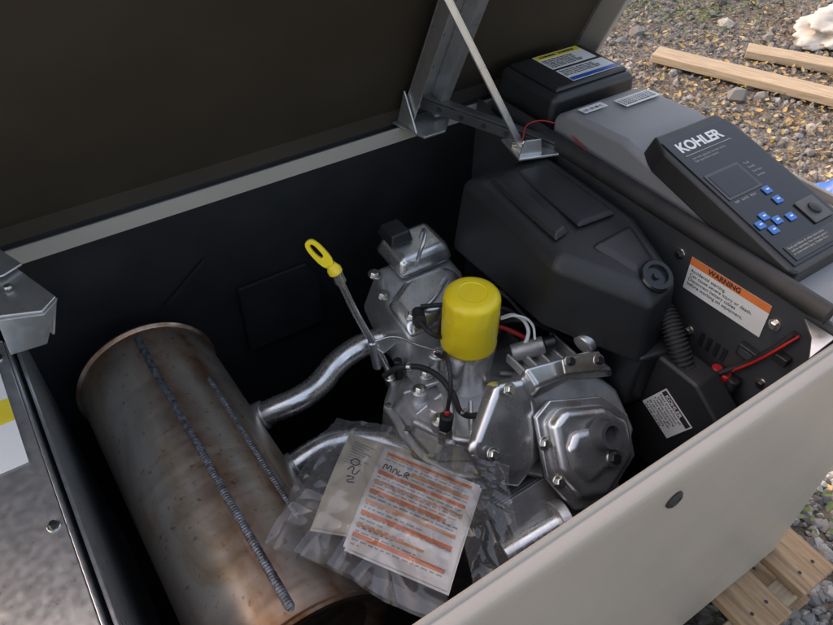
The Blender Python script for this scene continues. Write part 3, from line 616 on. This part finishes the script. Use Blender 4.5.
for i,(a,b,c,m_) in enumerate([((.48,.57,.65),(.51,.55,.69),(.56,.52,.66),rubber),((.49,.60,.66),(.54,.56,.70),(.58,.50,.66),rubber),((.47,.58,.64),(.50,.54,.67),(.55,.48,.65),red),((.50,.56,.63),(.53,.52,.68),(.60,.47,.64),rubber),((.42,.60,.70),(.46,.58,.70),(.50,.59,.67),rubber),((.50,.62,.68),(.53,.57,.70),(.545,.51,.68),rubber)]):
    tube('harness_%d'%i,[a,b,c],.0035,m_,en)
box('ignition_module',.490,.535,.53,.575,.640,.672,blackp,en,.003,(8,-12,20))
cyl('solenoid',(.50,.49,.655),(.54,.47,.668),.013,alumd,en); cyl('solenoid_cap',(.54,.47,.668),(.555,.463,.673),.010,darkbolt,en)
cyl('intake_neck',(.615,.42,.62),(.62,.43,.71),.028,darkbolt,en)
cyl('silver_elbow',(.565,.425,.69),(.60,.43,.70),.016,galv,en)

ac=empty('air_cleaner_cover')
top=[(.552,.690,.812),(.690,.678,.818),(.688,.478,.812),(.668,.385,.788),(.612,.372,.778),(.538,.474,.802)]
bot=[(.530,.680,.705),(.695,.690,.70),(.695,.475,.70),(.675,.372,.69),(.606,.357,.685),(.535,.478,.70)]
n=len(top); ctop=sum((Vector(t) for t in top),Vector())/n
inn=[ctop+(Vector(t)-ctop)*.84+Vector((0,0,.014)) for t in top]
v=[*inn,*top,*bot]; f=[tuple(range(n))]+[(i,(i+1)%n,n+(i+1)%n,n+i) for i in range(n)]+[(n+i,n+(i+1)%n,2*n+(i+1)%n,2*n+i) for i in range(n)]+[tuple(range(2*n,3*n))]
meshobj('shell',v,f,blackp,ac,.009,seg=5)
frustum('raised_rib',[(.570,.655,.8225),(.602,.652,.8235),(.590,.505,.8195),(.560,.50,.8185)],[(.576,.646,.830),(.596,.644,.8305),(.585,.512,.827),(.566,.508,.8265)],blackp,ac,.003,3)
frustum('moulded_panel',[(.615,.655,.824),(.672,.648,.825),(.672,.50,.820),(.604,.505,.820)],[(.620,.648,.829),(.667,.642,.829),(.667,.507,.8245),(.610,.511,.8245)],blackp,ac,.003,3)
frustum('moulded_nose',[(.595,.475,.812),(.672,.478,.815),(.660,.41,.798),(.618,.405,.796)],[(.605,.468,.821),(.664,.471,.822),(.653,.42,.808),(.624,.415,.806)],blackp,ac,.005,3)
kn=Vector((-.1,-.42,.9)).normalized(); kb=Vector((.640,.400,.790))
revolve('knob',kb,kb+kn,[(0,.022),(.012,.022),(.0145,.020),(.0145,.0145),(.009,.0135),(.009,.005),(.013,.0045),(.013,.001)],blackg,ac,36)
prism('lower_snout',[(.60,.43,.70),(.606,.357,.70),(.66,.345,.70),(.685,.40,.70),(.68,.45,.70)],(0,.004,-.10),blackp,ac,.006,3)

rb=empty('regulator_box')
prism('case',[(.632,.232,.50),(.632,.385,.50),(.632,.385,.66),(.632,.352,.695),(.632,.290,.695),(.632,.232,.655)],(.045,0,0),blackp,rb,.005,3)
ML=frame((.6312,.352,.605),(0,-.82,-.42),(0,-.42,.82))
card('rating_label',ML,.060,.058,white,rb,.0006)
card('rating_head',ML,.056,.010,ink,rb,.0003,.002,.046,.0007); text('rating_title','KOHLER',.009,T(ML,.008,.0478,.0012),white,rb,bold=.0002)
text('rating_text',para(7,20),.0062,T(ML,.003,.039,.0008),ink,rb)
hz=empty('corrugated_hose')
pts=[Vector((.672,.43,.735)),Vector((.664,.385,.735)),Vector((.655,.350,.715)),Vector((.654,.315,.675)),Vector((.660,.285,.62)),Vector((.672,.27,.5))]
tube('core',pts,.0115,rubber,hz)
def cat_(P,t):
    n=len(P)-1; i=min(int(t*n),n-1); u=t*n-i; p0=P[max(i-1,0)];p1=P[i];p2=P[i+1];p3=P[min(i+2,n)]
    return .5*((2*p1)+(p2-p0)*u+(2*p0-5*p1+4*p2-p3)*u*u+(3*p1-p0-3*p2+p3)*u**3)
for i in range(44):
    t=i/44; p=cat_(pts,t); p2=cat_(pts,t+.02); d=(p2-p).normalized()*.0016
    cyl('ridge_%d'%i,p-d,p+d,.0145,rubber,hz,20,.001)

# ------------------------------------------------------------ manual in plastic bag
mn=empty('instruction_manual_bag')
def MZ(x,y,d=0): return .7005-.2*(x-.12)+d+.006*math.sin(x*22+y*9)
def crease(x,y):
    # long sharp folds: ridged noise stretched along a few directions
    s=0
    for k,(a,fx,fy,w) in enumerate(((.5,5,26,1.0),(2.1,6,30,.8),(1.25,8,48,.45))):
        u=x*math.cos(a)+y*math.sin(a); v_=-x*math.sin(a)+y*math.cos(a)
        s+=w*max(0,1-3.2*abs(noise.noise(Vector((u*fx,v_*fy,k*7.3)))))**1.5
    return s
def sheet(name,c,m,d,nx=26,ny=26,amp=0):
    c=[Vector((a,b,0)) for a,b in c]; v=[];f=[]
    for j in range(ny+1):
        for i in range(nx+1):
            u=i/nx;w=j/ny; p=(c[0]*(1-u)+c[1]*u)*(1-w)+(c[3]*(1-u)+c[2]*u)*w
            if amp:
                p=p+Vector((noise.noise(Vector((p.x*20,p.y*20,9))),noise.noise(Vector((p.x*20,p.y*20,5))),0))*.008
            z=MZ(p.x,p.y,d)+(amp*crease(p.x,p.y)*.55+amp*.5*noise.noise(Vector((p.x*14,p.y*14,2))) if amp else 0)
            v.append((p.x,p.y,z))
    for j in range(ny):
        for i in range(nx): f.append((j*(nx+1)+i,j*(nx+1)+i+1,(j+1)*(nx+1)+i+1,(j+1)*(nx+1)+i))
    return meshobj(name,v,f,m,mn,0,True)
wc=[Vector((.262,.443)),Vector((.333,.345)),Vector((.215,.250)),Vector((.150,.345))]
def wp(u,v): return (wc[3]*(1-u)+wc[2]*u)*(1-v)+(wc[0]*(1-u)+wc[1]*u)*v
def wq(u0,u1,v0,v1): return [wp(u0,v1),wp(u1,v1),wp(u1,v0),wp(u0,v0)]
sheet('cream_booklet',[(.236,.482),(.290,.428),(.200,.320),(.130,.380)],cream,-.004)
sheet('cream_booklet_page',[(.232,.478),(.270,.440),(.180,.340),(.134,.381)],cream,-.0025)
sheet('printed_sheet',wq(0,1,0,1),paper,0)
sheet('printed_sheet_under',wq(.02,1.02,-.02,.98),paper,-.0015)
for i,(v0,v1,u0,u1) in enumerate([(.925,.955,.05,.93),(.80,.835,.34,.93),(.70,.735,.04,.93),(.61,.63,.04,.93),(.50,.535,.04,.80),(.40,.43,.04,.93),(.29,.325,.04,.93),(.19,.21,.04,.7),(.10,.135,.04,.93)]):
    sheet('orange_line_%d'%i,wq(u0,u1,v0,v1),orange2 if i%2 else orange,.0006,20,2)
for i in range(26):
    v0=.04+.0345*i; u=.05
    if i in (22,23,21): u=.36
    while u<.90:
        w=random.uniform(.02,.09); sheet('print_word_%d'%i,wq(u,min(u+w,.93),v0,v0+.011),orange2 if i%5==0 else greyink,.0004,3,1); u+=w+.02
        if random.random()<.05: break
def scribble(name,strokes,d):
    for k,st in enumerate(strokes):
        pp=[]
        for u,v in st:
            w=wp(u,v); pp.append((w.x,w.y,MZ(w.x,w.y,d)))
        tube(name+'_%d'%k,pp,.0006,ink,mn,4)
scribble('pen_note',[[(.07,.76),(.09,.82),(.11,.78),(.13,.82),(.15,.76)],[(.17,.76),(.19,.81),(.21,.76)],[(.23,.81),(.23,.76),(.27,.77)],[(.29,.76),(.30,.82),(.33,.80),(.30,.79),(.33,.76)]],.0010)
scribble('pen_scribble',[[(-.25,.72),(-.20,.76),(-.16,.72),(-.21,.69),(-.25,.72)],[(-.24,.62),(-.20,.67),(-.17,.60),(-.13,.66)],[(-.22,.56),(-.15,.57),(-.20,.52),(-.13,.53)]],-.0015)
for i in range(9):
    v0=.93-.03*i; sheet('booklet_print_%d'%i,wq(-.30,-.08-.05*(i%3),v0,v0+.008),greyink,-.0019,12,1)
sheet('clear_bag',[(.232,.505),(.350,.400),(.192,.225),(.085,.385)],bagm,.006,130,130,.006)
sheet('clear_bag_flap',[(.330,.405),(.372,.345),(.305,.240),(.235,.235)],bagm,.011,70,70,.009)
sheet('bag_back',[(.230,.500),(.345,.398),(.194,.230),(.092,.385)],bagm,-.014,40,40,.005)
